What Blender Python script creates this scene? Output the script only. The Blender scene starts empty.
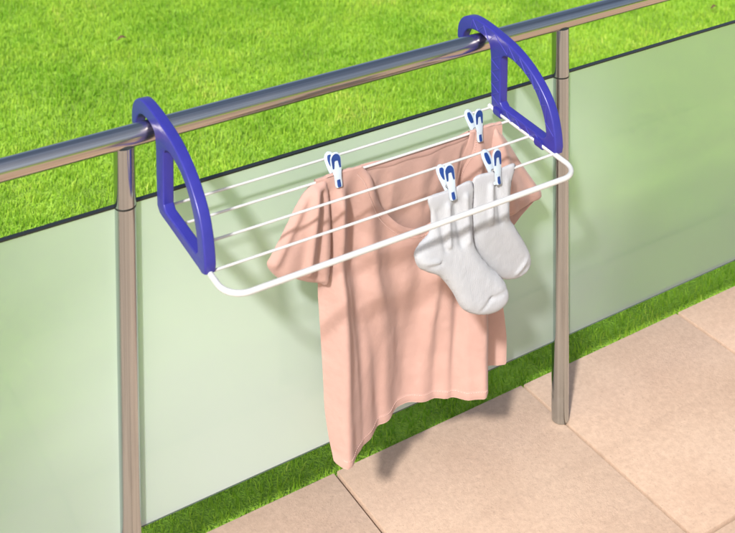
import bpy, bmesh, math, random
import numpy as np
from mathutils import Vector, Matrix, noise
from mathutils.geometry import delaunay_2d_cdt

random.seed(7); rng = np.random.default_rng(11)
S = bpy.context.scene
COL = S.collection
GZ = -0.9724            # paving level; the handrail axis is y = 0, z = 0
LP = 1.0777             # post spacing

# ------------------------------------------------------------------ helpers
def link(name, me, mat=None, parent=None):
    o = bpy.data.objects.new(name, me); COL.objects.link(o)
    if mat is not None and not me.materials: me.materials.append(mat)
    if parent is not None: o.parent = parent
    return o

def tag(o, label=None, cat=None, group=None, kind=None):
    if label: o['label'] = label
    if cat: o['category'] = cat
    if group: o['group'] = group
    if kind: o['kind'] = kind
    return o

def empty(name, loc, label, cat, group=None):
    o = bpy.data.objects.new(name, None); COL.objects.link(o)
    o.location = loc; o.empty_display_size = .05
    return tag(o, label, cat, group)

def bm_obj(name, bm, mat, parent=None, smooth=True, auto=None):
    bmesh.ops.recalc_face_normals(bm, faces=bm.faces[:])
    me = bpy.data.meshes.new(name); bm.to_mesh(me); bm.free()
    if smooth:
        me.shade_smooth()
        if auto is not None: me.set_sharp_from_angle(angle=math.radians(auto))
    return link(name, me, mat, parent)

def ring_frames(pts):
    n = len(pts); tans = []
    for i in range(n):
        a = pts[max(i-1, 0)]; b = pts[min(i+1, n-1)]
        tans.append((b-a).normalized())
    up = Vector((0, 0, 1)) if abs(tans[0].z) < .9 else Vector((1, 0, 0))
    nrm = (up - tans[0]*up.dot(tans[0])).normalized()
    out = []
    for t in tans:
        nrm = (nrm - t*nrm.dot(t)).normalized()
        out.append((nrm.copy(), t.cross(nrm)))
    return out

def tube(bm, pts, r, seg=16, cap=True):
    pts = [Vector(p) for p in pts]
    rs = r if isinstance(r, (list, tuple)) else [r]*len(pts)
    fr = ring_frames(pts); rings = []
    for p, (a, b), rr in zip(pts, fr, rs):
        rings.append([bm.verts.new(p + a*math.cos(k*2*math.pi/seg)*rr + b*math.sin(k*2*math.pi/seg)*rr) for k in range(seg)])
    for A, B in zip(rings, rings[1:]):
        for k in range(seg):
            bm.faces.new((A[k], A[(k+1) % seg], B[(k+1) % seg], B[k]))
    if cap:
        bm.faces.new(rings[0][::-1]); bm.faces.new(rings[-1])

def box(bm, x0, x1, y0, y1, z0, z1):
    m = Matrix.Translation(((x0+x1)/2, (y0+y1)/2, (z0+z1)/2)) @ Matrix.Diagonal((x1-x0, y1-y0, z1-z0, 1))
    return bmesh.ops.create_cube(bm, size=1, matrix=m)['verts']

def arc_pts(c, r, a0, a1, n, f):
    return [f(c[0]+r*math.cos(a0+(a1-a0)*i/n), c[1]+r*math.sin(a0+(a1-a0)*i/n)) for i in range(n+1)]

def spline(pts, step, closed=False):
    """Catmull-Rom resampling of a 2-D polyline."""
    P = [Vector(p) for p in pts]; n = len(P); out = []
    rng_ = range(n) if closed else range(n-1)
    for i in rng_:
        p0 = P[(i-1) % n] if closed else P[max(i-1, 0)]
        p1 = P[i]; p2 = P[(i+1) % n]
        p3 = P[(i+2) % n] if closed else P[min(i+2, n-1)]
        k = max(1, int(round((p2-p1).length/step)))
        for j in range(k):
            t = j/k
            out.append(.5*((2*p1)+(p2-p0)*t+(2*p0-5*p1+4*p2-p3)*t*t+(3*p1-p0-3*p2+p3)*t**3))
    if not closed: out.append(P[-1])
    return out

def lerp_tab(x, tab):
    if x <= tab[0][0]: return tab[0][1]
    for (a, va), (b, vb) in zip(tab, tab[1:]):
        if x <= b:
            t = (x-a)/(b-a); t = t*t*(3-2*t)
            return va+(vb-va)*t
    return tab[-1][1]

def seg_dist(p, a, b):
    ab = b-a; t = max(0, min(1, (p-a).dot(ab)/max(ab.length_squared, 1e-12)))
    return (p-(a+ab*t)).length

def fill2d(outline, step):
    """triangulate the inside of a closed 2-D outline with a grid of inner points"""
    xs = [p.x for p in outline]; ys = [p.y for p in outline]
    n = len(outline)
    def inside(p):
        c = False
        for i in range(n):
            a = outline[i]; b = outline[i-1]
            if (a.y > p.y) != (b.y > p.y) and p.x < (b.x-a.x)*(p.y-a.y)/(b.y-a.y)+a.x: c = not c
        return c
    arr = np.array([[p.x, p.y] for p in outline])
    pts = list(outline); row = 0
    y = min(ys)
    while y < max(ys):
        x = min(xs)+(step*.5 if row % 2 else 0)
        while x < max(xs):
            p = Vector((x, y))
            if np.min(np.hypot(arr[:, 0]-x, arr[:, 1]-y)) > step*.6 and inside(p): pts.append(p)
            x += step
        y += step*.87; row += 1
    v, e, f, ov, oe, of = delaunay_2d_cdt([p.to_2d() if hasattr(p, 'to_2d') else p for p in pts], [], [list(range(n))], 1, 1e-7)
    return v, [t for t in f]

def edge_dist(v, outline):
    n = len(outline)
    A = np.array([[p.x, p.y] for p in outline]); B = np.roll(A, -1, 0); AB = B-A; L2 = (AB**2).sum(1)+1e-12
    res = []
    for p in v:
        q = np.array([p.x, p.y]); t = np.clip(((q-A)*AB).sum(1)/L2, 0, 1)
        d = np.hypot(*(q-(A+AB*t[:, None])).T)
        res.append(float(d.min()))
    return res

def nz(x, y, z=0.): return noise.noise(Vector((x, y, z)))
def smooth01(t): t = max(0, min(1, t)); return t*t*(3-2*t)
def gauss(t): return math.exp(-t*t)
def crest(t): return math.exp(.25-math.sqrt(t*t+.0625))

# ---------------------------------------------------------------- materials
def mat(name):
    m = bpy.data.materials.new(name); m.use_nodes = True
    nt = m.node_tree; nt.nodes.clear()
    out = nt.nodes.new('ShaderNodeOutputMaterial')
    return m, nt, out
def N(nt, t, **kw):
    n = nt.nodes.new(t)
    for k, v in kw.items():
        if hasattr(n, k) and k not in n.inputs: setattr(n, k, v)
        else: n.inputs[k].default_value = v
    return n
def L(nt, a, b): nt.links.new(a, b)
def c4(c): return (c[0], c[1], c[2], 1)

def principled(name, color, rough=.5, metal=0., spec=.5, bump=None, var=None, coat=0., sheen=0., aniso=0., sss=0.):
    m, nt, out = mat(name)
    b = N(nt, 'ShaderNodeBsdfPrincipled'); L(nt, b.outputs[0], out.inputs[0])
    b.inputs['Base Color'].default_value = c4(color); b.inputs['Roughness'].default_value = rough
    b.inputs['Metallic'].default_value = metal; b.inputs['Specular IOR Level'].default_value = spec
    b.inputs['Coat Weight'].default_value = coat; b.inputs['Sheen Weight'].default_value = sheen
    b.inputs['Anisotropic'].default_value = aniso
    tc = N(nt, 'ShaderNodeTexCoord')
    if var:
        sc, amt = var
        n1 = N(nt, 'ShaderNodeTexNoise', Scale=sc, Detail=5., Roughness=.6); L(nt, tc.outputs['Object'], n1.inputs['Vector'])
        mr = N(nt, 'ShaderNodeMapRange'); mr.inputs[1].default_value = .3; mr.inputs[2].default_value = .7
        mr.inputs[3].default_value = 1-amt; mr.inputs[4].default_value = 1+amt; L(nt, n1.outputs[0], mr.inputs[0])
        mx = N(nt, 'ShaderNodeVectorMath', operation='SCALE'); mx.inputs[0].default_value = color; L(nt, mr.outputs[0], mx.inputs['Scale'])
        L(nt, mx.outputs[0], b.inputs['Base Color'])
        r2 = N(nt, 'ShaderNodeMapRange'); r2.inputs[3].default_value = rough*.85; r2.inputs[4].default_value = rough*1.2
        L(nt, n1.outputs[0], r2.inputs[0]); L(nt, r2.outputs[0], b.inputs['Roughness'])
    if bump:
        sc, st, di = bump
        n2 = N(nt, 'ShaderNodeTexNoise', Scale=sc, Detail=3.); L(nt, tc.outputs['Object'], n2.inputs['Vector'])
        bp = N(nt, 'ShaderNodeBump', Strength=st, Distance=di); L(nt, n2.outputs[0], bp.inputs['Height']); L(nt, bp.outputs[0], b.inputs['Normal'])
    return m

def steel(name, axis, base):
    """brushed stainless steel; the grain runs along `axis`"""
    m, nt, out = mat(name)
    b = N(nt, 'ShaderNodeBsdfPrincipled'); L(nt, b.outputs[0], out.inputs[0])
    b.inputs['Metallic'].default_value = 1.; b.inputs['Base Color'].default_value = c4(base)
    tc = N(nt, 'ShaderNodeTexCoord'); mp = N(nt, 'ShaderNodeMapping'); L(nt, tc.outputs['Object'], mp.inputs[0])
    sc = [700., 700., 700.]; sc[axis] = 2.; mp.inputs['Scale'].default_value = sc
    n1 = N(nt, 'ShaderNodeTexNoise', Scale=1., Detail=3.); L(nt, mp.outputs[0], n1.inputs['Vector'])
    n3 = N(nt, 'ShaderNodeTexNoise', Scale=9., Detail=5., Roughness=.65); L(nt, tc.outputs['Object'], n3.inputs['Vector'])
    ad = N(nt, 'ShaderNodeMath', operation='ADD'); L(nt, n1.outputs[0], ad.inputs[0]); L(nt, n3.outputs[0], ad.inputs[1])
    r = N(nt, 'ShaderNodeMapRange'); r.inputs[1].default_value = .7; r.inputs[2].default_value = 1.3
    r.inputs[3].default_value = .13; r.inputs[4].default_value = .26
    L(nt, ad.outputs[0], r.inputs[0]); L(nt, r.outputs[0], b.inputs['Roughness'])
    m2 = N(nt, 'ShaderNodeMapping'); L(nt, tc.outputs['Object'], m2.inputs[0]); sc2 = [150., 150., 150.]; sc2[axis] = .8; m2.inputs['Scale'].default_value = sc2
    n4 = N(nt, 'ShaderNodeTexNoise', Scale=1., Detail=4., Roughness=.6); L(nt, m2.outputs[0], n4.inputs['Vector'])
    k4 = N(nt, 'ShaderNodeMapRange'); k4.inputs[1].default_value = .3; k4.inputs[2].default_value = .7; k4.inputs[3].default_value = .72; k4.inputs[4].default_value = 1.18; L(nt, n4.outputs[0], k4.inputs[0])
    s4 = N(nt, 'ShaderNodeVectorMath', operation='SCALE'); s4.inputs[0].default_value = base; L(nt, k4.outputs[0], s4.inputs['Scale']); L(nt, s4.outputs[0], b.inputs['Base Color'])
    bp = N(nt, 'ShaderNodeBump', Strength=.05, Distance=.0004); L(nt, n1.outputs[0], bp.inputs['Height']); L(nt, bp.outputs[0], b.inputs['Normal'])
    return m

def cloth(name, color, trans, weave=2600., rib=None, fuzz=.25):
    m, nt, out = mat(name)
    b = N(nt, 'ShaderNodeBsdfPrincipled'); b.inputs['Base Color'].default_value = c4(color)
    b.inputs['Roughness'].default_value = .85; b.inputs['Specular IOR Level'].default_value = .2
    b.inputs['Sheen Weight'].default_value = fuzz; b.inputs['Sheen Roughness'].default_value = .4
    tc = N(nt, 'ShaderNodeTexCoord')
    n1 = N(nt, 'ShaderNodeTexNoise', Scale=14., Detail=6., Roughness=.6); L(nt, tc.outputs['Object'], n1.inputs['Vector'])
    mr = N(nt, 'ShaderNodeMapRange'); mr.inputs[1].default_value = .3; mr.inputs[2].default_value = .7; mr.inputs[3].default_value = .93; mr.inputs[4].default_value = 1.05
    L(nt, n1.outputs[0], mr.inputs[0])
    sc = N(nt, 'ShaderNodeVectorMath', operation='SCALE'); sc.inputs[0].default_value = color; L(nt, mr.outputs[0], sc.inputs['Scale'])
    L(nt, sc.outputs[0], b.inputs['Base Color'])
    t = N(nt, 'ShaderNodeBsdfTranslucent'); t.inputs[0].default_value = c4(color)
    mx = N(nt, 'ShaderNodeMixShader'); mx.inputs[0].default_value = trans
    L(nt, b.outputs[0], mx.inputs[1]); L(nt, t.outputs[0], mx.inputs[2]); L(nt, mx.outputs[0], out.inputs[0])
    w = N(nt, 'ShaderNodeTexNoise', Scale=weave, Detail=1.); L(nt, tc.outputs['Object'], w.inputs['Vector'])
    w2 = N(nt, 'ShaderNodeTexNoise', Scale=55., Detail=4.); L(nt, tc.outputs['Object'], w2.inputs['Vector'])
    b1 = N(nt, 'ShaderNodeBump', Strength=.35, Distance=.0006); L(nt, w.outputs[0], b1.inputs['Height'])
    b2 = N(nt, 'ShaderNodeBump', Strength=.35, Distance=.004); L(nt, w2.outputs[0], b2.inputs['Height']); L(nt, b1.outputs[0], b2.inputs['Normal'])
    last = b2
    if rib:
        wv = N(nt, 'ShaderNodeTexWave', Scale=rib, Distortion=1.2); wv.inputs['Detail Scale'].default_value = .6; L(nt, tc.outputs['Object'], wv.inputs['Vector'])
        last = N(nt, 'ShaderNodeBump', Strength=.32, Distance=.0008); L(nt, wv.outputs[0], last.inputs['Height']); L(nt, b2.outputs[0], last.inputs['Normal'])
    L(nt, last.outputs[0], b.inputs['Normal']); L(nt, last.outputs[0], t.inputs['Normal'])
    return m

M = {}
M['rail'] = steel('brushed_steel_rail', 0, (.64, .60, .54))
M['post'] = steel('brushed_steel_post', 2, (.52, .57, .585))
M['blue'] = principled('violet_blue_plastic', (.026, .026, .225), .3, spec=.5, bump=(900., .12, .0008), var=(40., .06))
M['blue_rib'] = principled('violet_plastic_rib_highlight', (.05, .048, .31), .35)  # paler violet paints in the highlights along the moulded ribs
M['white'] = principled('white_coated_metal', (.49, .50, .50), .32, spec=.5, var=(30., .03), bump=(500., .06, .0005))
M['peg_white'] = principled('peg_white_plastic', (.40, .47, .54), .35, var=(90., .04))
M['peg_blue'] = principled('peg_blue_rubber', (.008, .035, .17), .4, var=(120., .08))
M['spring'] = principled('spring_wire', (.45, .45, .45), .3, metal=1.)
M['pink'] = cloth('pink_jersey', (.505, .325, .283), .20)
M['sock'] = cloth('white_cotton', (.42, .435, .47), .12, weave=1800., rib=120.)
M['trim'] = principled('black_edge_trim', (.012, .014, .013), .35, var=(30., .2))
M['leaf'] = principled('dry_leaf', (.10, .06, .025), .8, var=(60., .3))

def glass_mat(name, frost, tint=(.65, .72, .65), veil=(.80, .90, .85)):
    m, nt, out = mat(name)
    t0 = N(nt, 'ShaderNodeBsdfTransparent'); t0.inputs[0].default_value = c4(tint)
    rf = N(nt, 'ShaderNodeBsdfRefraction'); rf.inputs[0].default_value = c4(tint); rf.inputs['Roughness'].default_value = .4; rf.inputs['IOR'].default_value = 1.15
    tr = N(nt, 'ShaderNodeMixShader'); tr.inputs[0].default_value = .65; L(nt, t0.outputs[0], tr.inputs[1]); L(nt, rf.outputs[0], tr.inputs[2])
    df = N(nt, 'ShaderNodeBsdfDiffuse'); df.inputs[0].default_value = c4(veil)
    tl = N(nt, 'ShaderNodeBsdfTranslucent'); tl.inputs[0].default_value = c4(veil)
    m1 = N(nt, 'ShaderNodeMixShader'); m1.inputs[0].default_value = .45; L(nt, df.outputs[0], m1.inputs[1]); L(nt, tl.outputs[0], m1.inputs[2])
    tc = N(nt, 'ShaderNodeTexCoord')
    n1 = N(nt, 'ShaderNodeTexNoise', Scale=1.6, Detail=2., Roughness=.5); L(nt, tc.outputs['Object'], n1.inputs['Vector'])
    # the satin share is highest around one spot and falls off outward
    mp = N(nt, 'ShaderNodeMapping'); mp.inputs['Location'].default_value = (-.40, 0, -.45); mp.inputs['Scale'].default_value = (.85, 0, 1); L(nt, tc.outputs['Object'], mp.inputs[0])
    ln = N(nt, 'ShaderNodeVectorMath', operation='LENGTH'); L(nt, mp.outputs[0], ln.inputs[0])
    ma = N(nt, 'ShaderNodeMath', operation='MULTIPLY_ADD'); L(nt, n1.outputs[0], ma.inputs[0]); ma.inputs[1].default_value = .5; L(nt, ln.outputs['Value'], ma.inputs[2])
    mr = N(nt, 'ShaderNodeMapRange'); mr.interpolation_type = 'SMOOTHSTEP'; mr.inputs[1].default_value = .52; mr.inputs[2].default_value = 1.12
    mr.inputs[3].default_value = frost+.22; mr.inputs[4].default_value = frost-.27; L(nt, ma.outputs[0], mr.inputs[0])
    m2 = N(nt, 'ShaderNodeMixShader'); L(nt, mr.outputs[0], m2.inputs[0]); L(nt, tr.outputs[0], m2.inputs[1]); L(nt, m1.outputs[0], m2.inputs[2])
    gl = N(nt, 'ShaderNodeBsdfGlossy'); gl.inputs['Roughness'].default_value = .03
    fr = N(nt, 'ShaderNodeFresnel', IOR=1.5)
    ge = N(nt, 'ShaderNodeNewGeometry'); iv = N(nt, 'ShaderNodeMath', operation='SUBTRACT'); iv.inputs[0].default_value = 1.; L(nt, ge.outputs['Backfacing'], iv.inputs[1])
    fm = N(nt, 'ShaderNodeMath', operation='MULTIPLY'); L(nt, fr.outputs[0], fm.inputs[0]); L(nt, iv.outputs[0], fm.inputs[1])
    m3 = N(nt, 'ShaderNodeMixShader'); L(nt, fm.outputs[0], m3.inputs[0]); L(nt, m2.outputs[0], m3.inputs[1]); L(nt, gl.outputs[0], m3.inputs[2])
    L(nt, m3.outputs[0], out.inputs[0])
    return m
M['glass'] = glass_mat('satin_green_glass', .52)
m, nt, out = mat('clear_glass')
tr = N(nt, 'ShaderNodeBsdfTransparent'); tr.inputs[0].default_value = (.93, .97, .94, 1)
L(nt, tr.outputs[0], out.inputs[0])
M['clear_glass'] = m
M['glass_edge'] = principled('polished_glass_edge', (.05, .09, .07), .2, spec=.6)

def paving_mat():
    m, nt, out = mat('sandstone_paving')
    b = N(nt, 'ShaderNodeBsdfPrincipled'); L(nt, b.outputs[0], out.inputs[0])
    b.inputs['Roughness'].default_value = .85; b.inputs['Specular IOR Level'].default_value = .25
    tc = N(nt, 'ShaderNodeTexCoord')
    n1 = N(nt, 'ShaderNodeTexNoise', Scale=3.2, Detail=8., Roughness=.62); L(nt, tc.outputs['Object'], n1.inputs['Vector'])
    cr = N(nt, 'ShaderNodeValToRGB'); L(nt, n1.outputs[0], cr.inputs[0])
    cr.color_ramp.elements[0].position = .28; cr.color_ramp.elements[0].color = (.42, .295, .215, 1)
    cr.color_ramp.elements[1].position = .72; cr.color_ramp.elements[1].color = (.505, .372, .28, 1)
    n2 = N(nt, 'ShaderNodeTexNoise', Scale=70., Detail=7., Roughness=.75); L(nt, tc.outputs['Object'], n2.inputs['Vector'])
    mr = N(nt, 'ShaderNodeMapRange'); mr.inputs[1].default_value = .3; mr.inputs[2].default_value = .7; mr.inputs[3].default_value = .86; mr.inputs[4].default_value = 1.11
    L(nt, n2.outputs[0], mr.inputs[0])
    s1 = N(nt, 'ShaderNodeVectorMath', operation='SCALE'); L(nt, cr.outputs[0], s1.inputs[0]); L(nt, mr.outputs[0], s1.inputs['Scale'])
    # sparse darker pits
    vo = N(nt, 'ShaderNodeTexVoronoi', Scale=75.); L(nt, tc.outputs['Object'], vo.inputs['Vector'])
    pr = N(nt, 'ShaderNodeMapRange'); pr.inputs[1].default_value = .06; pr.inputs[2].default_value = .16; pr.inputs[3].default_value = .80; pr.inputs[4].default_value = 1.
    L(nt, vo.outputs['Distance'], pr.inputs[0])
    s2 = N(nt, 'ShaderNodeVectorMath', operation='SCALE'); L(nt, s1.outputs[0], s2.inputs[0]); L(nt, pr.outputs[0], s2.inputs['Scale'])
    # the railing's soft shadow painted in as a faint darker band along the slabs
    sx = N(nt, 'ShaderNodeSeparateXYZ'); L(nt, tc.outputs['Object'], sx.inputs[0])
    wob = N(nt, 'ShaderNodeMath', operation='MULTIPLY_ADD'); L(nt, n2.outputs[0], wob.inputs[0]); wob.inputs[1].default_value = .02; L(nt, sx.outputs['Y'], wob.inputs[2])
    o1 = N(nt, 'ShaderNodeMath', operation='ADD'); L(nt, wob.outputs[0], o1.inputs[0]); o1.inputs[1].default_value = .125
    o2 = N(nt, 'ShaderNodeMath', operation='ABSOLUTE'); L(nt, o1.outputs[0], o2.inputs[0])
    o3 = N(nt, 'ShaderNodeMapRange'); o3.interpolation_type = 'SMOOTHSTEP'; o3.inputs[1].default_value = .003; o3.inputs[2].default_value = .017; o3.inputs[3].default_value = .96; o3.inputs[4].default_value = 1.
    L(nt, o2.outputs[0], o3.inputs[0])
    s3 = N(nt, 'ShaderNodeVectorMath', operation='SCALE'); L(nt, s2.outputs[0], s3.inputs[0]); L(nt, o3.outputs[0], s3.inputs['Scale'])
    L(nt, s3.outputs[0], b.inputs['Base Color'])
    n3 = N(nt, 'ShaderNodeTexNoise', Scale=160., Detail=6., Roughness=.75); L(nt, tc.outputs['Object'], n3.inputs['Vector'])
    b1 = N(nt, 'ShaderNodeBump', Strength=.55, Distance=.002); L(nt, n3.outputs[0], b1.inputs['Height'])
    b2 = N(nt, 'ShaderNodeBump', Strength=.30, Distance=.0025); L(nt, n2.outputs[0], b2.inputs['Height']); L(nt, b1.outputs[0], b2.inputs['Normal'])
    L(nt, b2.outputs[0], b.inputs['Normal'])
    return m
M['paving'] = paving_mat()
M['joint'] = principled('joint_sand', (.03, .02, .013), .95, var=(60., .3))

def grass_mat(name, lo, hi, dry, trans=.35):
    m, nt, out = mat(name)
    at = N(nt, 'ShaderNodeAttribute', attribute_name='tint')
    tc = N(nt, 'ShaderNodeTexCoord')
    n1 = N(nt, 'ShaderNodeTexNoise', Scale=2.3, Detail=6., Roughness=.68); L(nt, tc.outputs['Object'], n1.inputs['Vector'])
    ad = N(nt, 'ShaderNodeMath', operation='MULTIPLY_ADD'); L(nt, n1.outputs[0], ad.inputs[0]); ad.inputs[1].default_value = 2.3; ad.inputs[2].default_value = -.95
    a2 = N(nt, 'ShaderNodeMath', operation='ADD'); L(nt, ad.outputs[0], a2.inputs[0]); 
    h = N(nt, 'ShaderNodeMath', operation='MULTIPLY'); L(nt, at.outputs['Fac'], h.inputs[0]); h.inputs[1].default_value = .6
    L(nt, h.outputs[0], a2.inputs[1])
    cr = N(nt, 'ShaderNodeValToRGB'); L(nt, a2.outputs[0], cr.inputs[0])
    e = cr.color_ramp.elements; e[0].position = .15; e[0].color = c4(lo); e[1].position = .8; e[1].color = c4(hi)
    x = e.new(1.); x.color = c4(dry)
    b = N(nt, 'ShaderNodeBsdfPrincipled'); b.inputs['Roughness'].default_value = .5; b.inputs['Specular IOR Level'].default_value = .25
    L(nt, cr.outputs[0], b.inputs['Base Color'])
    t = N(nt, 'ShaderNodeBsdfTranslucent'); L(nt, cr.outputs[0], t.inputs[0])
    mx = N(nt, 'ShaderNodeMixShader'); mx.inputs[0].default_value = trans
    L(nt, b.outputs[0], mx.inputs[1]); L(nt, t.outputs[0], mx.inputs[2]); L(nt, mx.outputs[0], out.inputs[0])
    return m
M['grass'] = grass_mat('grass_blade', (.17, .37, .022), (.37, .57, .055), (.50, .58, .11))
M['soil'] = principled('mown_turf', (.26, .46, .04), .95, var=(4., .3), bump=(150., .8, .02))

# --------------------------------------------------------------- the ground
EY = .1455
bm = bmesh.new()
for (x0, x1, y0, y1) in ((-150, 150, EY+.002, 150), (-150, 150, -150, -5.2), (-150, -5.0, -5.2, EY+.002), (7.0, 150, -5.2, EY+.002)):
    bm.faces.new([bm.verts.new(v) for v in ((x0, y0, GZ-.03), (x1, y0, GZ-.03), (x1, y1, GZ-.03), (x0, y1, GZ-.03))])
tag(bm_obj('lawn', bm, M['soil'], smooth=False), 'bright green mown lawn stretching away behind the glass railing', 'lawn', kind='structure')

bm = bmesh.new()
TX, TY, gap = .5425, .5724, .0085
tx0 = .5385
for i in range(-10, 12):
    for j in range(9):
        x0 = tx0+i*TX+gap/2; x1 = x0+TX-gap
        y1 = EY-j*TY-(gap/2 if j else 0); y0 = EY-(j+1)*TY+gap/2
        dz = random.uniform(-.0012, .0012)
        vs = box(bm, x0, x1, y0, y1, GZ-.045, GZ+dz)
        top = [e for e in {e for v in vs for e in v.link_edges} if all(v.co.z > GZ-.02 for v in e.verts)]
        bmesh.ops.bevel(bm, geom=top, offset=.004, segments=2, affect='EDGES', profile=.6)
pav = tag(bm_obj('patio', bm, M['paving'], smooth=True, auto=40), 'beige sandstone paving slabs in front of the railing', 'paving', kind='structure')
bm = bmesh.new(); box(bm, tx0-10*TX, tx0+12*TX, EY-9*TY, EY-.006, GZ-.060, GZ-.022)
tag(bm_obj('paving_joints', bm, M['joint'], smooth=False), 'dark sand in the joints between the paving slabs', 'paving', kind='structure')

# grass: single blades, one object (nobody could count it)
def grass_field(n, x0, x1, y0, y1, hmin, hmax, wid):
    bx = rng.uniform(x0, x1, n); by = rng.uniform(y0, y1, n)
    ang = rng.uniform(0, 2*np.pi, n); lean = np.abs(rng.normal(.35, .28, n)); la = rng.uniform(0, 2*np.pi, n)
    # tufts: neighbouring blades share height
    tuft = .75+.25*np.sin(bx*37+3*np.sin(by*23))*np.sin(by*41+2*np.sin(bx*19))
    h = rng.uniform(hmin, hmax, n)*tuft
    w = rng.uniform(.7, 1.3, n)*wid
    dx, dy = np.cos(ang)*w/2, np.sin(ang)*w/2
    lx, ly = np.cos(la)*np.sin(lean)*h, np.sin(la)*np.sin(lean)*h
    z0 = np.full(n, GZ-.031); V = np.empty((n, 5, 3))
    V[:, 0] = np.stack([bx-dx, by-dy, z0], 1); V[:, 1] = np.stack([bx+dx, by+dy, z0], 1)
    mz = z0+h*.6
    V[:, 2] = np.stack([bx+dx*.8+lx*.38, by+dy*.8+ly*.38, mz], 1); V[:, 3] = np.stack([bx-dx*.8+lx*.38, by-dy*.8+ly*.38, mz], 1)
    V[:, 4] = np.stack([bx+lx, by+ly, z0+h*np.clip(np.cos(lean), .3, 1)], 1)
    return V, np.clip(rng.normal(.5, .28, n), 0, 1)
parts = [grass_field(45000, -1.4, 4.6, EY+.012, .75, .018, .036, .0028),
         grass_field(330000, -.9, 4.6, .75, 4.3, .018, .038, .0032),
         grass_field(14000, -2.6, -.9, EY+.012, 4.3, .03, .055, .006)]
V = np.concatenate([p[0] for p in parts]); T = np.concatenate([p[1] for p in parts])
keep = V[:, :, 1].min(1) > EY-.006; V, T = V[keep], T[keep]
n = len(V)
me = bpy.data.meshes.new('grass_blades')
me.vertices.add(n*5); me.vertices.foreach_set('co', V.astype(np.float32).ravel())
base = (np.arange(n)*5)[:, None]
loops = (base+np.array([0, 1, 2, 3, 3, 2, 4])).ravel().astype(np.int32)
me.loops.add(n*7); me.loops.foreach_set('vertex_index', loops)
me.polygons.add(n*2)
ls = ((np.arange(n)*7)[:, None]+np.array([0, 4])).ravel().astype(np.int32)
me.polygons.foreach_set('loop_start', ls)
me.update(calc_edges=True)
a = me.attributes.new('tint', 'FLOAT', 'POINT'); a.data.foreach_set('value', np.repeat(T, 5).astype(np.float32))
tag(link('grass_blades', me, M['grass']), 'short bright green grass blades covering the lawn', 'grass', kind='stuff')

# -------------------------------------------------------------- the railing
rail = empty('balcony_railing', (0, 0, GZ), 'brushed steel handrail on round posts with pale green satin glass panels', 'railing')
def local(bm, o):    # world-space mesh -> the thing's own space
    bmesh.ops.translate(bm, verts=bm.verts[:], vec=-Vector(o.location))
RR = .021
ZT, ZB, GY0, GY1 = -.130, -.776, .002, .012
bm = bmesh.new(); tube(bm, [(-2.3+i*.5, 0, 0) for i in range(14)], RR, 48); local(bm, rail)
bm_obj('handrail', bm, M['rail'], rail, auto=50)
post_me = collar_me = None
for k in (-1, 0, 1, 2, 3):
    if post_me is None:
        bm = bmesh.new(); tube(bm, [(0, 0, -.016), (0, 0, -.4), (0, 0, GZ+.004)], .0205, 48)
        bmesh.ops.translate(bm, verts=bm.verts[:], vec=(0, 0, -GZ))
        p = bm_obj('post', bm, M['post'], rail, auto=50); post_me = p.data
        bm = bmesh.new()
        zs = [(GZ+.0015, .0200), (GZ+.0030, .0205), (GZ+.0060, .0207), (GZ+.0655, .0207), (GZ+.067, .0204)]
        a0, seg = math.radians(-52), 64        # open sleeve: the slit faces the viewer
        rings = [[bm.verts.new((r*math.cos(a0+math.radians(5)+(math.radians(350))*i/seg), r*math.sin(a0+math.radians(5)+math.radians(350)*i/seg), z-GZ)) for i in range(seg+1)] for z, r in zs]
        for A, B in zip(rings, rings[1:]):
            for i in range(seg): bm.faces.new((A[i], A[i+1], B[i+1], B[i]))
        c = bm_obj('base_collar', bm, M['post'], p, auto=50); collar_me = c.data
    else:
        p = link('post', post_me, None, rail); c = link('base_collar', collar_me, None, p)
    p.location = (k*LP, 0, 0)
    if k == -1:
        bm = bmesh.new(); tube(bm, [(0, 0, ZT-.0026-GZ), (0, 0, ZT+.0008-GZ)], .0208, 48)  # dark band standing in for the glass edge line across the post
        cl = bm_obj('trim_line_ring', bm, M['trim'], p, auto=40); trim_line_me = cl.data
    else: link('trim_line_ring', trim_line_me, None, p)
for k in (-1, 0, 1, 2):
    x0, x1 = k*LP+.012, (k+1)*LP-.012
    bm = bmesh.new(); box(bm, x0, x1, GY0, GY1, ZB+.003, ZT-.0022); local(bm, rail)
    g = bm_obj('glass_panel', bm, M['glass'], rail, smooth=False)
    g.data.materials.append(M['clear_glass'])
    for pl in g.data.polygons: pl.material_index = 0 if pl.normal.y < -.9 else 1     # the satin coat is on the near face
    bm = bmesh.new(); box(bm, x0, x1, GY0-.001, GY1, ZT-.0022, ZT+.0008); local(bm, rail)
    bm_obj('edge_trim', bm, M['trim'], g, smooth=False)
    bm = bmesh.new(); box(bm, x0, x1, GY0, GY1, ZB, ZB+.003); local(bm, rail)
    bm_obj('polished_edge', bm, M['glass_edge'], g, smooth=False)

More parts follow.
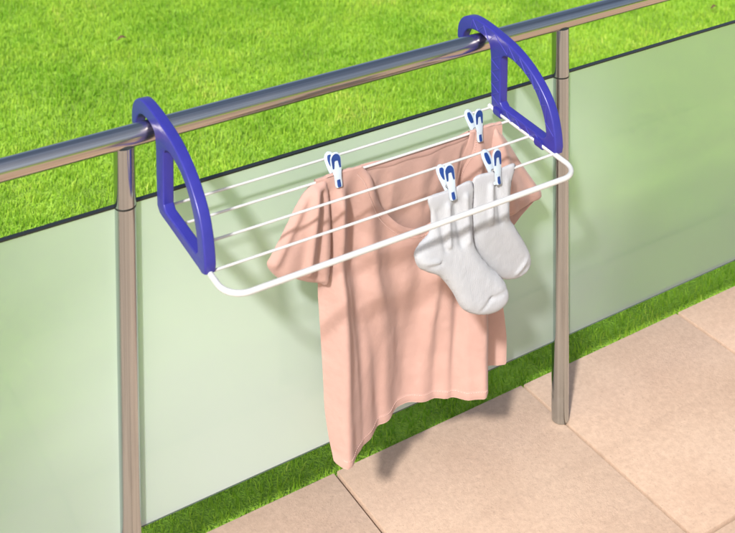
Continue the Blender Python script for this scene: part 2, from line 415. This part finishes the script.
# ---------------------------------------------------------- the drying rack
rack = empty('drying_rack', (.447, -.19, -.147), 'white wire drying rack with two violet hooks hung over the handrail', 'drying rack')
RZ = lambda y: -.131-(.026)*((-y-.037)/.30)      # the rack dips slightly to the front
XA, XB, YF = .056, .838, -.335
cr_ = .042
path = [(XA, -.037)]
path += [(XA, y) for y in (-.12, -.2, -.27)]
path += arc_pts((XA+cr_, YF+cr_), cr_, math.pi, 1.5*math.pi, 10, lambda a, b: (a, b))
path += [(.3, YF), (.55, YF)]
path += arc_pts((XB-cr_, YF+cr_), cr_, -.5*math.pi, 0, 10, lambda a, b: (a, b))
path += [(XB, y) for y in (-.27, -.2, -.12, -.037)]
bm = bmesh.new(); tube(bm, [(x, y, RZ(y)) for x, y in path], .0054, 16); local(bm, rack)
bm_obj('frame_tube', bm, M['white'], rack, auto=60)
WY = {'A': -.046, 'B': -.110, 'C': -.180, 'D': -.257}
for y in WY.values():
    bm = bmesh.new()
    pts = [(XA+(XB-XA)*i/20, y, RZ(y)+.001-.002*math.sin(math.pi*i/20)) for i in range(21)]
    tube(bm, pts, .0026, 10); local(bm, rack); bm_obj('wire', bm, M['white'], rack, auto=60)

outer = [(.079, -.010), (.077, .014), (.066, .034), (.046, .047), (.018, .0525), (-.022, .050), (-.066, .043), (-.110, .033), (-.150, .0185),
         (-.187, -.002), (-.217, -.026), (-.240, -.052), (-.254, -.080), (-.262, -.110), (-.265, -.136)]
tail = [(-.262, -.149), (-.250, -.1525), (-.236, -.1500), (-.061, -.1325), (-.0475, -.122)]
up = [(-.0455, -.06), (-.0450, -.008), (-.038, .014), (-.018, .0228), (0, .0245), (.022, .0235), (.043, .016), (.055, .002), (.060, -.010), (.066, -.016), (.0745, -.0155)]
bo = [Vector(p) for p in spline(outer, .008)] + [Vector(p) for p in tail] + spline(up, .008)
inner = [(-.079, -.013), (-.079, -.108), (-.088, -.1165), (-.224, -.1285), (-.2335, -.121)]
inn2 = [(-.2335, -.121), (-.229, -.093), (-.216, -.063), (-.196, -.036), (-.168, -.014), (-.135, -.001), (-.108, .0035), (-.088, -.002), (-.079, -.013)]
bi = [Vector(p) for p in inner[1:-1]] + spline(inn2, .008)[:-1]
cu = bpy.data.curves.new('bracket_profile', 'CURVE'); cu.dimensions = '2D'; cu.fill_mode = 'BOTH'
for poly in (bo, bi):
    sp = cu.splines.new('POLY'); sp.points.add(len(poly)-1); sp.use_cyclic_u = True
    for q, p in zip(sp.points, poly): q.co = (p[0], p[1], 0, 1)
cu.extrude = .0078; cu.bevel_depth = .0032; cu.bevel_resolution = 3; cu.offset = -.0032
tmp = bpy.data.objects.new('tmp', cu); COL.objects.link(tmp)
dg = bpy.context.evaluated_depsgraph_get(); dg.update()
bme = bpy.data.meshes.new_from_object(tmp.evaluated_get(dg)); bme.name = 'bracket'
bpy.data.objects.remove(tmp)
# curve plane (x, y, extrude) -> (world y, world z, world x)
for v in bme.vertices: v.co = (v.co.z, v.co.x, v.co.y)
bm = bmesh.new(); bm.from_mesh(bme); bmesh.ops.remove_doubles(bm, verts=bm.verts[:], dist=1e-5)
bmesh.ops.recalc_face_normals(bm, faces=bm.faces[:]); bm.to_mesh(bme); bm.free()
bme.shade_smooth(); bme.set_sharp_from_angle(angle=math.radians(38))
bme.materials.clear(); bme.materials.append(M['blue'])
def strip(bm, a, b, w, x0, x1):
    a = Vector(a); b = Vector(b); d = (b-a).normalized(); n_ = Vector((-d.y, d.x))*w/2
    q = [a+n_, b+n_, b-n_, a-n_]
    lo = [bm.verts.new((x0, p.x, p.y)) for p in q]; hi = [bm.verts.new((x1, p.x, p.y)) for p in q]
    bm.faces.new(lo); bm.faces.new(hi[::-1])
    for i in range(4): bm.faces.new((lo[i], lo[(i+1) % 4], hi[(i+1) % 4], hi[i]))
RX0, RX1 = -.0122, -.0105
def rib_chain(segs):
    bm = bmesh.new()
    for a, b in segs: strip(bm, a, b, .0011, RX0, RX1)
    me = bpy.data.meshes.new('stiffening_rib'); bmesh.ops.recalc_face_normals(bm, faces=bm.faces[:]); bm.to_mesh(me); bm.free()
    me.materials.append(M['blue_rib']); return me
osp = spline(outer[3:], .022); isp = [Vector(p) for p in reversed(inn2)]
zig = []
for i, p in enumerate(osp[:-1]):          # stiffening ribs across the arm
    q = min([Vector(a) for a in isp+[Vector(b) for b in up[2:6]]], key=lambda a: (a-p).length)
    zig += [p.lerp(q, .14)] if i % 2 else [p.lerp(q, .86)]
ribs = [rib_chain(list(zip(zig, zig[1:])))]
zz = [(-.049 if i % 2 else -.0755, -.006-.0135*i) for i in range(9)]
ribs.append(rib_chain(list(zip(zz, zz[1:]))))
zz = []
for i in range(9):
    y = -.085-.0165*i; zc = -.1165-(-.088-y)*.0882
    zz.append((y, zc-.003 if i % 2 else zc-.0165))
ribs.append(rib_chain(list(zip(zz, zz[1:]))))
for X, rod in ((.0555, XA), (.8455, XB)):
    b = link('bracket', bme, None, rack); b.location = Vector((X, 0, 0))-rack.location
    for rm in (ribs if rod == XB else []): link('stiffening_rib', rm, None, b)
    for y in (-.072, -.212):
        bm = bmesh.new()
        prof = [(.0088*math.cos(t), .0088*math.sin(t)) for t in [math.radians(180+18*i) for i in range(11)]]
        prof = [(.0088, .011)]+[(p[0], p[1]) for p in reversed(prof)]+[(-.0088, .011)]
        A = [bm.verts.new((rod-X+p[0], y-.011, RZ(y-.011)+p[1])) for p in prof]; B = [bm.verts.new((rod-X+p[0], y+.011, RZ(y+.011)+p[1])) for p in prof]
        bm.faces.new(A); bm.faces.new(B[::-1])
        for i in range(len(prof)): bm.faces.new((A[i], A[i-1], B[i-1], B[i]))
        bmesh.ops.bevel(bm, geom=bm.edges[:], offset=.001, segments=2, affect='EDGES', clamp_overlap=True)
        bm_obj('rod_clip', bm, M['blue'], b, auto=40)

# ---------------------------------------------------------------- the shirt
shirt = empty('t_shirt', (.59, -.11, -.147), 'pale pink short sleeved t-shirt pegged by its shoulders on the rack wires', 't-shirt')
WB = WY['B']; ZW = RZ(WB)+.0035            # top of wire B
HEM = [(.366, -.070), (.374, -.098), (.384, -.124), (.397, -.133), (.416, -.130), (.462, -.109), (.52, -.078), (.575, -.060), (.615, -.061), (.655, -.070), (.690, -.094),
       (.724, -.115), (.752, -.122), (.768, -.117), (.780, -.098)]
def wrinkle(x, z, s=0.):
    return .0021*nz(x*22+nz(z*6, x*5, s)*1.2, z*7.5, s)+.0009*nz(x*48, z*30, s+5.)
def front_y(x, z):
    t = max(0., min(1., (ZW-z)/.565))
    hem = lerp_tab(x, HEM)
    top = WB-.0042
    # body swings back below the chest, then the hem folds take over
    prof = top+.020*smooth01(t/.33)*(1-smooth01((t-.33)/.5))
    k = smooth01((t-.10)/.9)
    y = prof*(1-k)+hem*k
    # ridge that drops from the left peg, and a smaller companion
    a = smooth01(t/.12)*(1-.45*smooth01((t-.55)/.4))
    y -= .022*a*gauss((x-(.404+.004*t))/.0145)
    y += .010*a*gauss((x-(.376+.004*t))/.011)
    y += .010*a*gauss((x-(.436+.03*t))/.018)
    y -= .009*a*gauss((x-(.468+.07*t))/.018)
    y += .006*a*gauss((x-(.505+.09*t))/.022)
    # folds below the right peg
    y -= .016*a*gauss((x-(.748+.008*t))/.015)
    y += .010*a*gauss((x-(.720-.02*t))/.013)
    y -= .013*a*gauss((x-(.695-.07*t))/.015)
    y += .006*a*gauss((x-(.66-.08*t))/.02)
    # long drape lines fanning from the pegs to the hem
    for x0, x1, w, amp, t0 in ((.405, .452, .010, .0062, .05), (.412, .515, .011, -.0060, .12), (.425, .585, .012, .0052, .25), (.742, .640, .012, .0058, .12), (.745, .688, .010, -.0060, .08),
                               (.750, .732, .009, .0052, .05), (.372, .430, .010, -.0040, .40), (.560, .548, .014, .0045, .45), (.365, .400, .008, .0040, .42)):
        c = x0+(x1-x0)*t**.9+.006*nz(t*4, x0*50)
        y -= .75*amp*smooth01((t-t0)/.22)*crest((x-c)/(w*(.7+.6*t)))*(.75+.5*nz(t*3, x0*30, 4.))
    # swag folds under the neckline
    r = math.hypot((x-.60)/1.15, z-(-.16))
    y -= .0055*smooth01((.34-r)/.1)*math.sin((r-.17)*75)*smooth01((r-.15)/.03)*(.6+.4*nz(x*9, z*9))
    y += wrinkle(x, z)*smooth01(t/.06)
    return y
def back_y(x, z):
    t = max(0., min(1., (ZW-z)/.565))
    y = WB+.0042+(.050)*smooth01(t/.5)
    y += .0055*math.sin(x*48+2*nz(x*3, z*2))*smooth01(t/.3)+wrinkle(x, z, 9.)*smooth01(t/.06)
    y -= .012*gauss((x-.852)/.02)*smooth01(t/.4)
    fy = front_y(min(max(x, .372), .776), z) if -.14 > z else y-.006
    return min(max(y, fy+.007*smooth01(t/.05)), -.008)
neck_f = [(.456, ZW), (.474, -.158), (.490, -.200), (.518, -.250), (.560, -.296), (.600, -.318), (.640, -.320), (.672, -.288), (.698, -.232), (.718, -.176), (.727, ZW)]
neck_b = [(.456, ZW), (.49, ZW-.002), (.53, ZW-.0075), (.57, ZW-.006), (.62, ZW-.010), (.66, ZW-.005), (.70, ZW-.004), (.727, ZW)]
def sheet(bm, outl, yf, step=.0055):
    v, f = fill2d(outl, step)
    vs = [bm.verts.new((p.x, yf(p.x, p.y), p.y)) for p in v]
    for t in f:
        try: bm.faces.new([vs[i] for i in t])
        except ValueError: pass
st = .006
left_side = [(.382, -.712), (.378, -.66), (.374, -.58), (.371, -.48), (.369, -.40), (.366, -.345), (.358, -.25), (.352, -.18), (.350, ZW)]
right_f = [(.812, ZW-.002), (.812, -.20), (.806, -.28), (.797, -.35), (.788, -.45), (.783, -.58), (.779, -.66), (.778, -.712)]
hem_f = [(.778, -.712), (.762, -.719), (.72, -.720), (.66, -.717), (.60, -.712), (.55, -.714), (.48, -.719), (.41, -.722), (.390, -.720), (.382, -.712)]
fo = spline([(.350, ZW), (.40, ZW+.002), (.456, ZW)], st)[:-1]+spline(neck_f, st)[:-1]+spline([(.727, ZW), (.76, ZW+.001), (.812, ZW-.002)], st)[:-1]+spline(right_f, st)[:-1]+spline(hem_f, st)[:-1]+spline(left_side, st)[:-1]
right_b = [(.812, ZW-.002), (.818, -.22), (.814, -.32), (.832, -.45), (.850, -.58), (.860, -.66), (.860, -.712)]
hem_b = [(.860, -.712), (.84, -.717), (.70, -.708), (.55, -.706), (.44, -.706), (.412, -.702)]
left_b = [(.412, -.702), (.404, -.60), (.394, -.48), (.380, -.36), (.360, -.25), (.350, ZW)]
bo_ = spline([(.350, ZW), (.40, ZW+.002), (.456, ZW)], st)[:-1]+spline(neck_b, st)[:-1]+spline([(.727, ZW), (.76, ZW+.001), (.812, ZW-.002)], st)[:-1]+spline(right_b, st)[:-1]+spline(hem_b, st)[:-1]+spline(left_b, st)[:-1]
def thick(o, t, off=0.):
    m = o.modifiers.new('thickness', 'SOLIDIFY'); m.thickness = t; m.offset = off
bm = bmesh.new(); sheet(bm, fo, front_y); sheet(bm, bo_, back_y)
# the shoulders fold over the wire: short caps that join front and back
for xa, xb in ((.350, .456), (.727, .812)):
    n_ = 16; rows = []
    for i in range(n_+1):
        x = xa+(xb-xa)*i/n_; z = ZW+(.002 if n_*.2 < i < n_*.8 else 0)
        rows.append([bm.verts.new((x, WB+.0042*math.cos(math.pi*k/6), z-.001+.0035*math.sin(math.pi*k/6))) for k in range(7)])
    for A, B in zip(rows, rows[1:]):
        for k in range(6): bm.faces.new((A[k], A[k+1], B[k+1], B[k]))
local(bm, shirt); body = bm_obj('body', bm, M['pink'], shirt)

def strip_band(bm, curve, yf, width, proud, down=True):
    """a ribbed band that follows a neckline curve on the cloth"""
    c = spline(curve, .004); rows = []
    for i, p in enumerate(c):
        t = (c[min(i+1, len(c)-1)]-c[max(i-1, 0)]).normalized(); nn = Vector((t.y, -t.x))
        row = []
        for k in range(7):
            q = p+nn*(width*(k/6)-.0015)
            bulge = proud*(math.sin(math.pi*(k/6))**.5 if 0 < k < 6 else 0)
            row.append(bm.verts.new((q.x, yf(q.x, max(q.y, -.71))+(-bulge if yf is front_y else -bulge), q.y)))
        rows.append(row)
    for A, B in zip(rows, rows[1:]):
        for k in range(6): bm.faces.new((A[k], A[k+1], B[k+1], B[k]))
bm = bmesh.new(); strip_band(bm, neck_f, front_y, .015, .0022); strip_band(bm, neck_b, back_y, .017, .0022)
local(bm, shirt); nb = bm_obj('neckband', bm, M['pink'], shirt)

bm = bmesh.new(); strip_band(bm, [(p[0], p[1]+.0005) for p in hem_f[::-1]][1:-1], front_y, -.017, .0011)
local(bm, shirt); hb = bm_obj('hem_band', bm, M['pink'], shirt)
def stitch(bm, curve, yf, off):
    c = spline(curve, .0042)
    for i in range(1, len(c)-1):
        t = (c[i+1]-c[i-1]).normalized(); nn = Vector((t.y, -t.x)); p = c[i]+nn*off
        a = p-t*.0014; b = p+t*.0014
        pa = Vector((a.x, yf(a.x, a.y)-.0018, a.y)); pb = Vector((b.x, yf(b.x, b.y)-.0018, b.y))
        tube(bm, [pa, (pa+pb)/2-Vector((0, .0004, 0)), pb], .00055, 5)
M['thread'] = principled('pale_thread', (.60, .42, .37), .7)
bm = bmesh.new(); stitch(bm, [(p[0], p[1]) for p in hem_f[::-1]][1:-1], front_y, -.0165)
local(bm, shirt); st_o = tag(bm_obj('hem_stitching', bm, M['thread'], hb), kind='stuff')
bm = bmesh.new(); stitch(bm, neck_f, front_y, .0165)
local(bm, shirt); tag(bm_obj('collar_stitching', bm, M['thread'], nb), kind='stuff')
def sleeve(front_o, back_o, crest, yoff):
    bm = bmesh.new()
    for outl, sgn in ((front_o, -1), (back_o, 1)):
        o = spline(outl, .005, closed=True)
        v, f = fill2d(o, .005); d = edge_dist(v, o)
        vs = []
        for p, dd in zip(v, d):
            R = .035; q = min(dd/R, 1); th = .017*math.sqrt(max(0, 1-(1-q)**2))
            y = WB+yoff(p.x, p.y)+sgn*th+wrinkle(p.x*1.2, p.y*1.6, 3.)*q
            if sgn < 0:
                for (xa, za, xb, zb, amp, w) in crest:
                    A = Vector((xa, za)); B = Vector((xb, zb)); y -= amp*gauss(seg_dist(p, A, B)/w)*min(1, q*2)
            vs.append(bm.verts.new((p.x, min(y, -.012), p.y)))
        for t in f: bm.faces.new([vs[i] for i in t])
    local(bm, shirt); s = bm_obj('sleeve', bm, M['pink'], shirt)
ls_f = [(.376, -.142), (.352, -.1375), (.330, -.146), (.307, -.166), (.276, -.208), (.248, -.247), (.238, -.262), (.248, -.282), (.272, -.306), (.292, -.308), (.308, -.318), (.332, -.332), (.356, -.342), (.378, -.345), (.384, -.24)]
ls_b = [(.376, -.142), (.352, -.1375), (.330, -.146), (.310, -.164), (.279, -.206), (.252, -.247), (.242, -.262), (.252, -.279), (.275, -.300), (.30, -.306), (.332, -.325), (.358, -.338), (.380, -.340), (.386, -.24)]
sleeve(ls_f, ls_b, [(.346, -.145, .322, -.30, .012, .010), (.362, -.16, .350, -.33, -.010, .009), (.335, -.16, .262, -.275, -.005, .012), (.315, -.165, .25, -.26, .004, .010)], lambda x, z: -.008*smooth01((.36-x)/.1))
rs_f = [(.790, -.144), (.806, -.150), (.835, -.185), (.875, -.243), (.918, -.303), (.936, -.330), (.926, -.343), (.900, -.346), (.868, -.350), (.842, -.352), (.815, -.346), (.792, -.34), (.786, -.24)]
rs_b = [(.790, -.146), (.806, -.153), (.835, -.19), (.873, -.247), (.910, -.303), (.922, -.335), (.905, -.352), (.878, -.366), (.850, -.381), (.825, -.384), (.800, -.37), (.786, -.345), (.784, -.24)]
sleeve(rs_f, rs_b, [(.806, -.155, .84, -.34, .006, .012), (.815, -.16, .90, -.33, -.006, .016)], lambda x, z: .012*smooth01((x-.80)/.1))

# ---------------------------------------------------------------- the socks
def sock(name, outline, y0, lean, label, folds, cuffz):
    root = empty(name, (sum(p[0] for p in outline)/len(outline), y0, -.27), label, 'sock', 'white socks pegged on the rack')
    o = spline(outline, .0045, closed=True)
    v, f = fill2d(o, .0045); d = edge_dist(v, o)
    bm = bmesh.new()
    sheets = []
    for sgn in (-1, 1):
        vs = []
        for p, dd in zip(v, d):
            R = .026; q = min(dd/R, 1); t = smooth01((cuffz-p.y)/.12)
            th = (.0035+.0135*t)*math.sqrt(max(0, 1-(1-q)**2))
            y = y0+lean*smooth01((ZT-.05-p.y)/.24)+sgn*th
            if sgn < 0:
                for (xa, za, xb, zb, amp, w) in folds: y -= 1.5*amp*gauss(seg_dist(p, Vector((xa, za)), Vector((xb, zb)))/w)*q
                y += .0007*nz(p.x*34, p.y*12, y0*10)*q+.00025*nz(p.x*110, p.y*60, 2.)*q
            vs.append(bm.verts.new((p.x, y, p.y)))
        for tr in f: bm.faces.new([vs[i] for i in tr])
    bmesh.ops.remove_doubles(bm, verts=bm.verts[:], dist=2e-5)
    local(bm, root); bm_obj('knit_body', bm, M['sock'], root)
    return root
s1 = [(.517, -.147), (.521, -.18), (.517, -.215), (.494, -.231), (.480, -.250), (.487, -.273), (.508, -.289), (.534, -.305), (.559, -.339), (.577, -.374), (.592, -.390), (.614, -.403), (.641, -.411), (.666, -.412), (.687, -.404), (.695, -.388), (.689, -.364), (.674, -.342), (.651, -.318), (.620, -.267), (.621, -.214), (.622, -.146), (.570, -.1465)]
s2 = [(.628, -.142), (.626, -.19), (.621, -.240), (.628, -.285), (.655, -.335), (.684, -.366), (.712, -.383), (.736, -.390), (.758, -.390), (.774, -.383), (.783, -.363), (.776, -.340), (.759, -.311), (.736, -.275), (.719, -.245), (.723, -.18), (.732, -.141), (.68, -.1415)]
sock('sock', s1, -.2615, -.020, 'white sock pegged nearer the middle of the rack, overlapping the other sock', [
    (.56, -.175, .552, -.245, .005, .006), (.578, -.18, .582, -.25, -.004, .007), (.605, -.17, .603, -.25, .005, .007), (.535, -.18, .545, -.25, -.003, .006),
    (.492, -.262, .525, -.268, .003, .004), (.498, -.275, .53, -.272, -.002, .004), (.64, -.375, .685, -.372, -.0022, .0035), (.62, -.39, .645, -.372, -.002, .0035)], -.16)
sock('sock', s2, -.2580, .016, 'white sock pegged nearer the right bracket, partly behind the other sock', [
    (.668, -.17, .662, -.235, .005, .006), (.684, -.17, .688, -.24, -.004, .006), (.710, -.17, .705, -.24, .004, .006), (.735, -.372, .765, -.345, .0025, .004), (.745, -.38, .776, -.36, -.002, .0035)], -.155)

# ----------------------------------------------------------------- the pegs
def lever_y(s):      # outward offset of the lever's inner face along its length
    return .0028+.0058*smooth01((s-.006)/.022)+.0090*smooth01((s-.026)/.045)
LEV = [(0, .0044), (.0015, .0056), (.006, .0060), (.016, .0060), (.024, .0064), (.032, .0078), (.042, .0090), (.052, .0092), (.059, .0082), (.064, .0056), (.0665, .0022)]
def lever_mesh(sg):
    bm = bmesh.new(); rows = []
    for s, w in LEV:
        y = lever_y(s); row = []
        for (fx, fy) in ((-1, .0006), (-.82, 0), (0, -.0002), (.82, 0), (1, .0006), (1, .0030), (.80, .0038), (0, .0042), (-.80, .0038), (-1, .0030)):
            row.append(bm.verts.new((fx*w*1.25, sg*(y+fy), s-.022)))
        rows.append(row)
    for A, B in zip(rows, rows[1:]):
        for k in range(10): bm.faces.new((A[k], A[(k+1) % 10], B[(k+1) % 10], B[k]))
    bm.faces.new(rows[0]); bm.faces.new(rows[-1])
    return bm
def pad_mesh(sg):    # horseshoe thumb grip on the outside of the lever
    bm = bmesh.new()
    def P(x, s, h): return bm.verts.new((x*1.25, sg*(lever_y(s)+.0036+h), s-.022))
    outl = [(-.0070, .036)]+[(-.0076*math.cos(a), .0525+.0105*math.sin(a)) for a in [math.pi*i/16 for i in range(17)]]+[(.0070, .036)]
    inn = [(-.0046, .036)]+[(-.0030*math.cos(a), .0485+.0015*math.sin(a)) for a in [math.pi*i/16 for i in range(17)]]+[(.0046, .036)]
    a = [P(x, s, .0012) for x, s in outl]; b = [P(x, s, .0012) for x, s in inn]
    c = [P(x*1.05, s, -.001) for x, s in outl]; e = [P(x*.95, s, -.001) for x, s in inn]
    for i in range(len(outl)-1):
        for q in ((a[i], a[i+1], b[i+1], b[i]), (a[i], c[i], c[i+1], a[i+1]), (b[i], b[i+1], e[i+1], e[i])): bm.faces.new(q)
    bm.faces.new((a[0], b[0], e[0], c[0])); bm.faces.new((a[-1], c[-1], e[-1], b[-1]))
    return bm
def insert_mesh(sg):
    bm = bmesh.new(); rows = []
    for s, w in ((.0385, .0032), (.041, .0052), (.046, .0064), (.052, .0066), (.057, .0056), (.0605, .0032)):
        rows.append([bm.verts.new((fx*w, sg*(lever_y(s)+h), s-.022)) for fx, h in ((-1, .0008), (-.85, -.0008), (0, -.0011), (.85, -.0008), (1, .0008))])
    for A, B in zip(rows, rows[1:]):
        for k in range(4): bm.faces.new((A[k], A[k+1], B[k+1], B[k]))
    return bm
def tip_mesh(sg):
    bm = bmesh.new(); rows = []
    for s, w in ((.0005, .0026), (.0015, .0036), (.004, .0039), (.011, .0039), (.0135, .0036), (.0145, .0026)):
        rows.append([bm.verts.new((fx*w, sg*(lever_y(s)+.0036+h), s-.022)) for fx, h in ((-1.08, -.002), (-1, .0008), (-.7, .0014), (.7, .0014), (1, .0008), (1.08, -.002))])
    for A, B in zip(rows, rows[1:]):
        for k in range(5): bm.faces.new((A[k], A[k+1], B[k+1], B[k]))
    bm.faces.new(rows[0]); bm.faces.new(rows[-1][::-1])
    return bm
def spring_mesh():
    bm = bmesh.new()
    pts = [(-.0065+.013*i/90, .0029*math.cos(i*2*math.pi*6/90), .0045+.0029*math.sin(i*2*math.pi*6/90)) for i in range(91)]
    pts = [(-.0068, -.011, -.003), (-.0068, -.006, .002)]+pts+[(.0068, .006, .002), (.0068, .011, -.003)]
    tube(bm, pts, .0006, 6); return bm
peg0 = None; pegs = [
    (.398, WB, .0, -4, 'blue and white clothes peg gripping the pink t-shirt shoulder nearer the left bracket'),
    (.748, WB, .0, 3, 'blue and white clothes peg gripping the pink t-shirt shoulder nearer the right bracket'),
    (.570, WY['D'], .003, -3, 'blue and white clothes peg on the front sock nearer the middle of the rack'),
    (.682, WY['D'], .003, 4, 'blue and white clothes peg on the sock nearer the right bracket')]
for x, y, dz, rot, lab in pegs:
    if peg0 is None:
        root = peg0 = empty('clothes_peg', (0, 0, 0), lab, 'clothes peg', 'clothes pegs on the drying rack')
        for sg in (-1, 1):
            lv = bm_obj('lever', lever_mesh(sg), M['peg_white'], root, auto=50)
            bm_obj('thumb_grip', pad_mesh(sg), M['peg_blue'], lv, auto=50)
            bm_obj('grip_insert', insert_mesh(sg), M['peg_blue'], lv, auto=50)
            bm_obj('tip_pad', tip_mesh(sg), M['peg_blue'], lv, auto=50)
        bm_obj('spring', spring_mesh(), M['spring'], root)
    else:
        root = peg0.copy(); COL.objects.link(root)
        for ch in list(peg0.children):
            c = ch.copy(); COL.objects.link(c); c.parent = root
            for g in ch.children:
                h = g.copy(); COL.objects.link(h); h.parent = c
    root['label'] = lab
    root.location = (x, y, RZ(y)+dz+.001); root.rotation_euler = (math.radians(random.uniform(-27, -21)), math.radians(rot), math.radians(rot*1.5))

# ----------------------------------------------------- two dry leaves on the lawn
def leaf(x, y, rz, ln, lab):
    bm = bmesh.new(); rows = []
    for i in range(9):
        t = i/8; w = ln*.22*math.sin(math.pi*min(1, t*.97+.03))**.8
        rows.append([bm.verts.new((ln*(t-.5), k*w, .012*math.sin(math.pi*t)+.35*w*abs(k))) for k in (-1, -.5, 0, .5, 1)])
    for A, B in zip(rows, rows[1:]):
        for k in range(4): bm.faces.new((A[k], A[k+1], B[k+1], B[k]))
    o = bm_obj('fallen_leaf', bm, M['leaf']); thick(o, .0006)
    o.location = (x, y, GZ+.006); o.rotation_euler = (.2, -.15, rz)
    tag(o, lab, 'leaf', 'dry leaves on the lawn')
leaf(1.02, 2.795, -.25, .045, 'small brown dry leaf lying on the lawn beyond the left bracket')
leaf(3.45, 1.66, -.3, .035, 'small brown dry leaf lying on the lawn beyond the right end of the handrail')

# ------------------------------------------------------------ light and camera
sun_dir = Vector((.57, .52, -.645)).normalized()       # the way the light travels
s = -sun_dir; el = math.asin(s.z); az = math.atan2(s.x, s.y)
ld = bpy.data.lights.new('sun', 'SUN'); ld.energy = 4.4; ld.angle = math.radians(3.5); ld.color = (1, .975, .94)
lo = bpy.data.objects.new('sun', ld); COL.objects.link(lo); lo.rotation_euler = sun_dir.to_track_quat('-Z', 'Y').to_euler(); lo.location = (0, 0, 6)
w = bpy.data.worlds.new('World'); S.world = w; w.use_nodes = True; nt = w.node_tree; nt.nodes.clear()
sky = nt.nodes.new('ShaderNodeTexSky'); sky.sky_type = 'NISHITA'; sky.sun_disc = False; sky.sun_elevation = el; sky.sun_rotation = az
sky.air_density = 1.; sky.dust_density = 5.; sky.ozone_density = 1.
bg = nt.nodes.new('ShaderNodeBackground'); bg.inputs[1].default_value = .13
wo = nt.nodes.new('ShaderNodeOutputWorld'); nt.links.new(sky.outputs[0], bg.inputs[0]); nt.links.new(bg.outputs[0], wo.inputs[0])

f, yaw, pitch, roll, sy = 1205.065, .5572, .0472, -.0070, -642.12
cp = Vector((-.7815, -2.1358, 1.0712))
F = Vector((math.sin(yaw)*math.cos(pitch), math.cos(yaw)*math.cos(pitch), -math.sin(pitch)))
R0 = Vector((math.cos(yaw), -math.sin(yaw), 0)); U0 = R0.cross(F)
R = R0*math.cos(roll)+U0*math.sin(roll); U = -R0*math.sin(roll)+U0*math.cos(roll)
cd = bpy.data.cameras.new('camera'); cam = bpy.data.objects.new('camera', cd); COL.objects.link(cam)
cd.sensor_width = 36; cd.sensor_fit = 'HORIZONTAL'; cd.lens = 36*f/735; cd.shift_y = sy/735
cd.clip_start = .05; cd.clip_end = 600
cd.dof.use_dof = True; cd.dof.focus_distance = 2.75; cd.dof.aperture_fstop = 6.3
mw = Matrix((R, U, -F)).transposed().to_4x4(); mw.translation = cp; cam.matrix_world = mw
S.camera = cam
vs = S.view_settings; vs.view_transform = 'Standard'; vs.look = 'None'; vs.exposure = .3; vs.gamma = 1; vs.use_curve_mapping = False
S.cycles.use_denoising = True; S.cycles.max_bounces = 10; S.cycles.transparent_max_bounces = 24
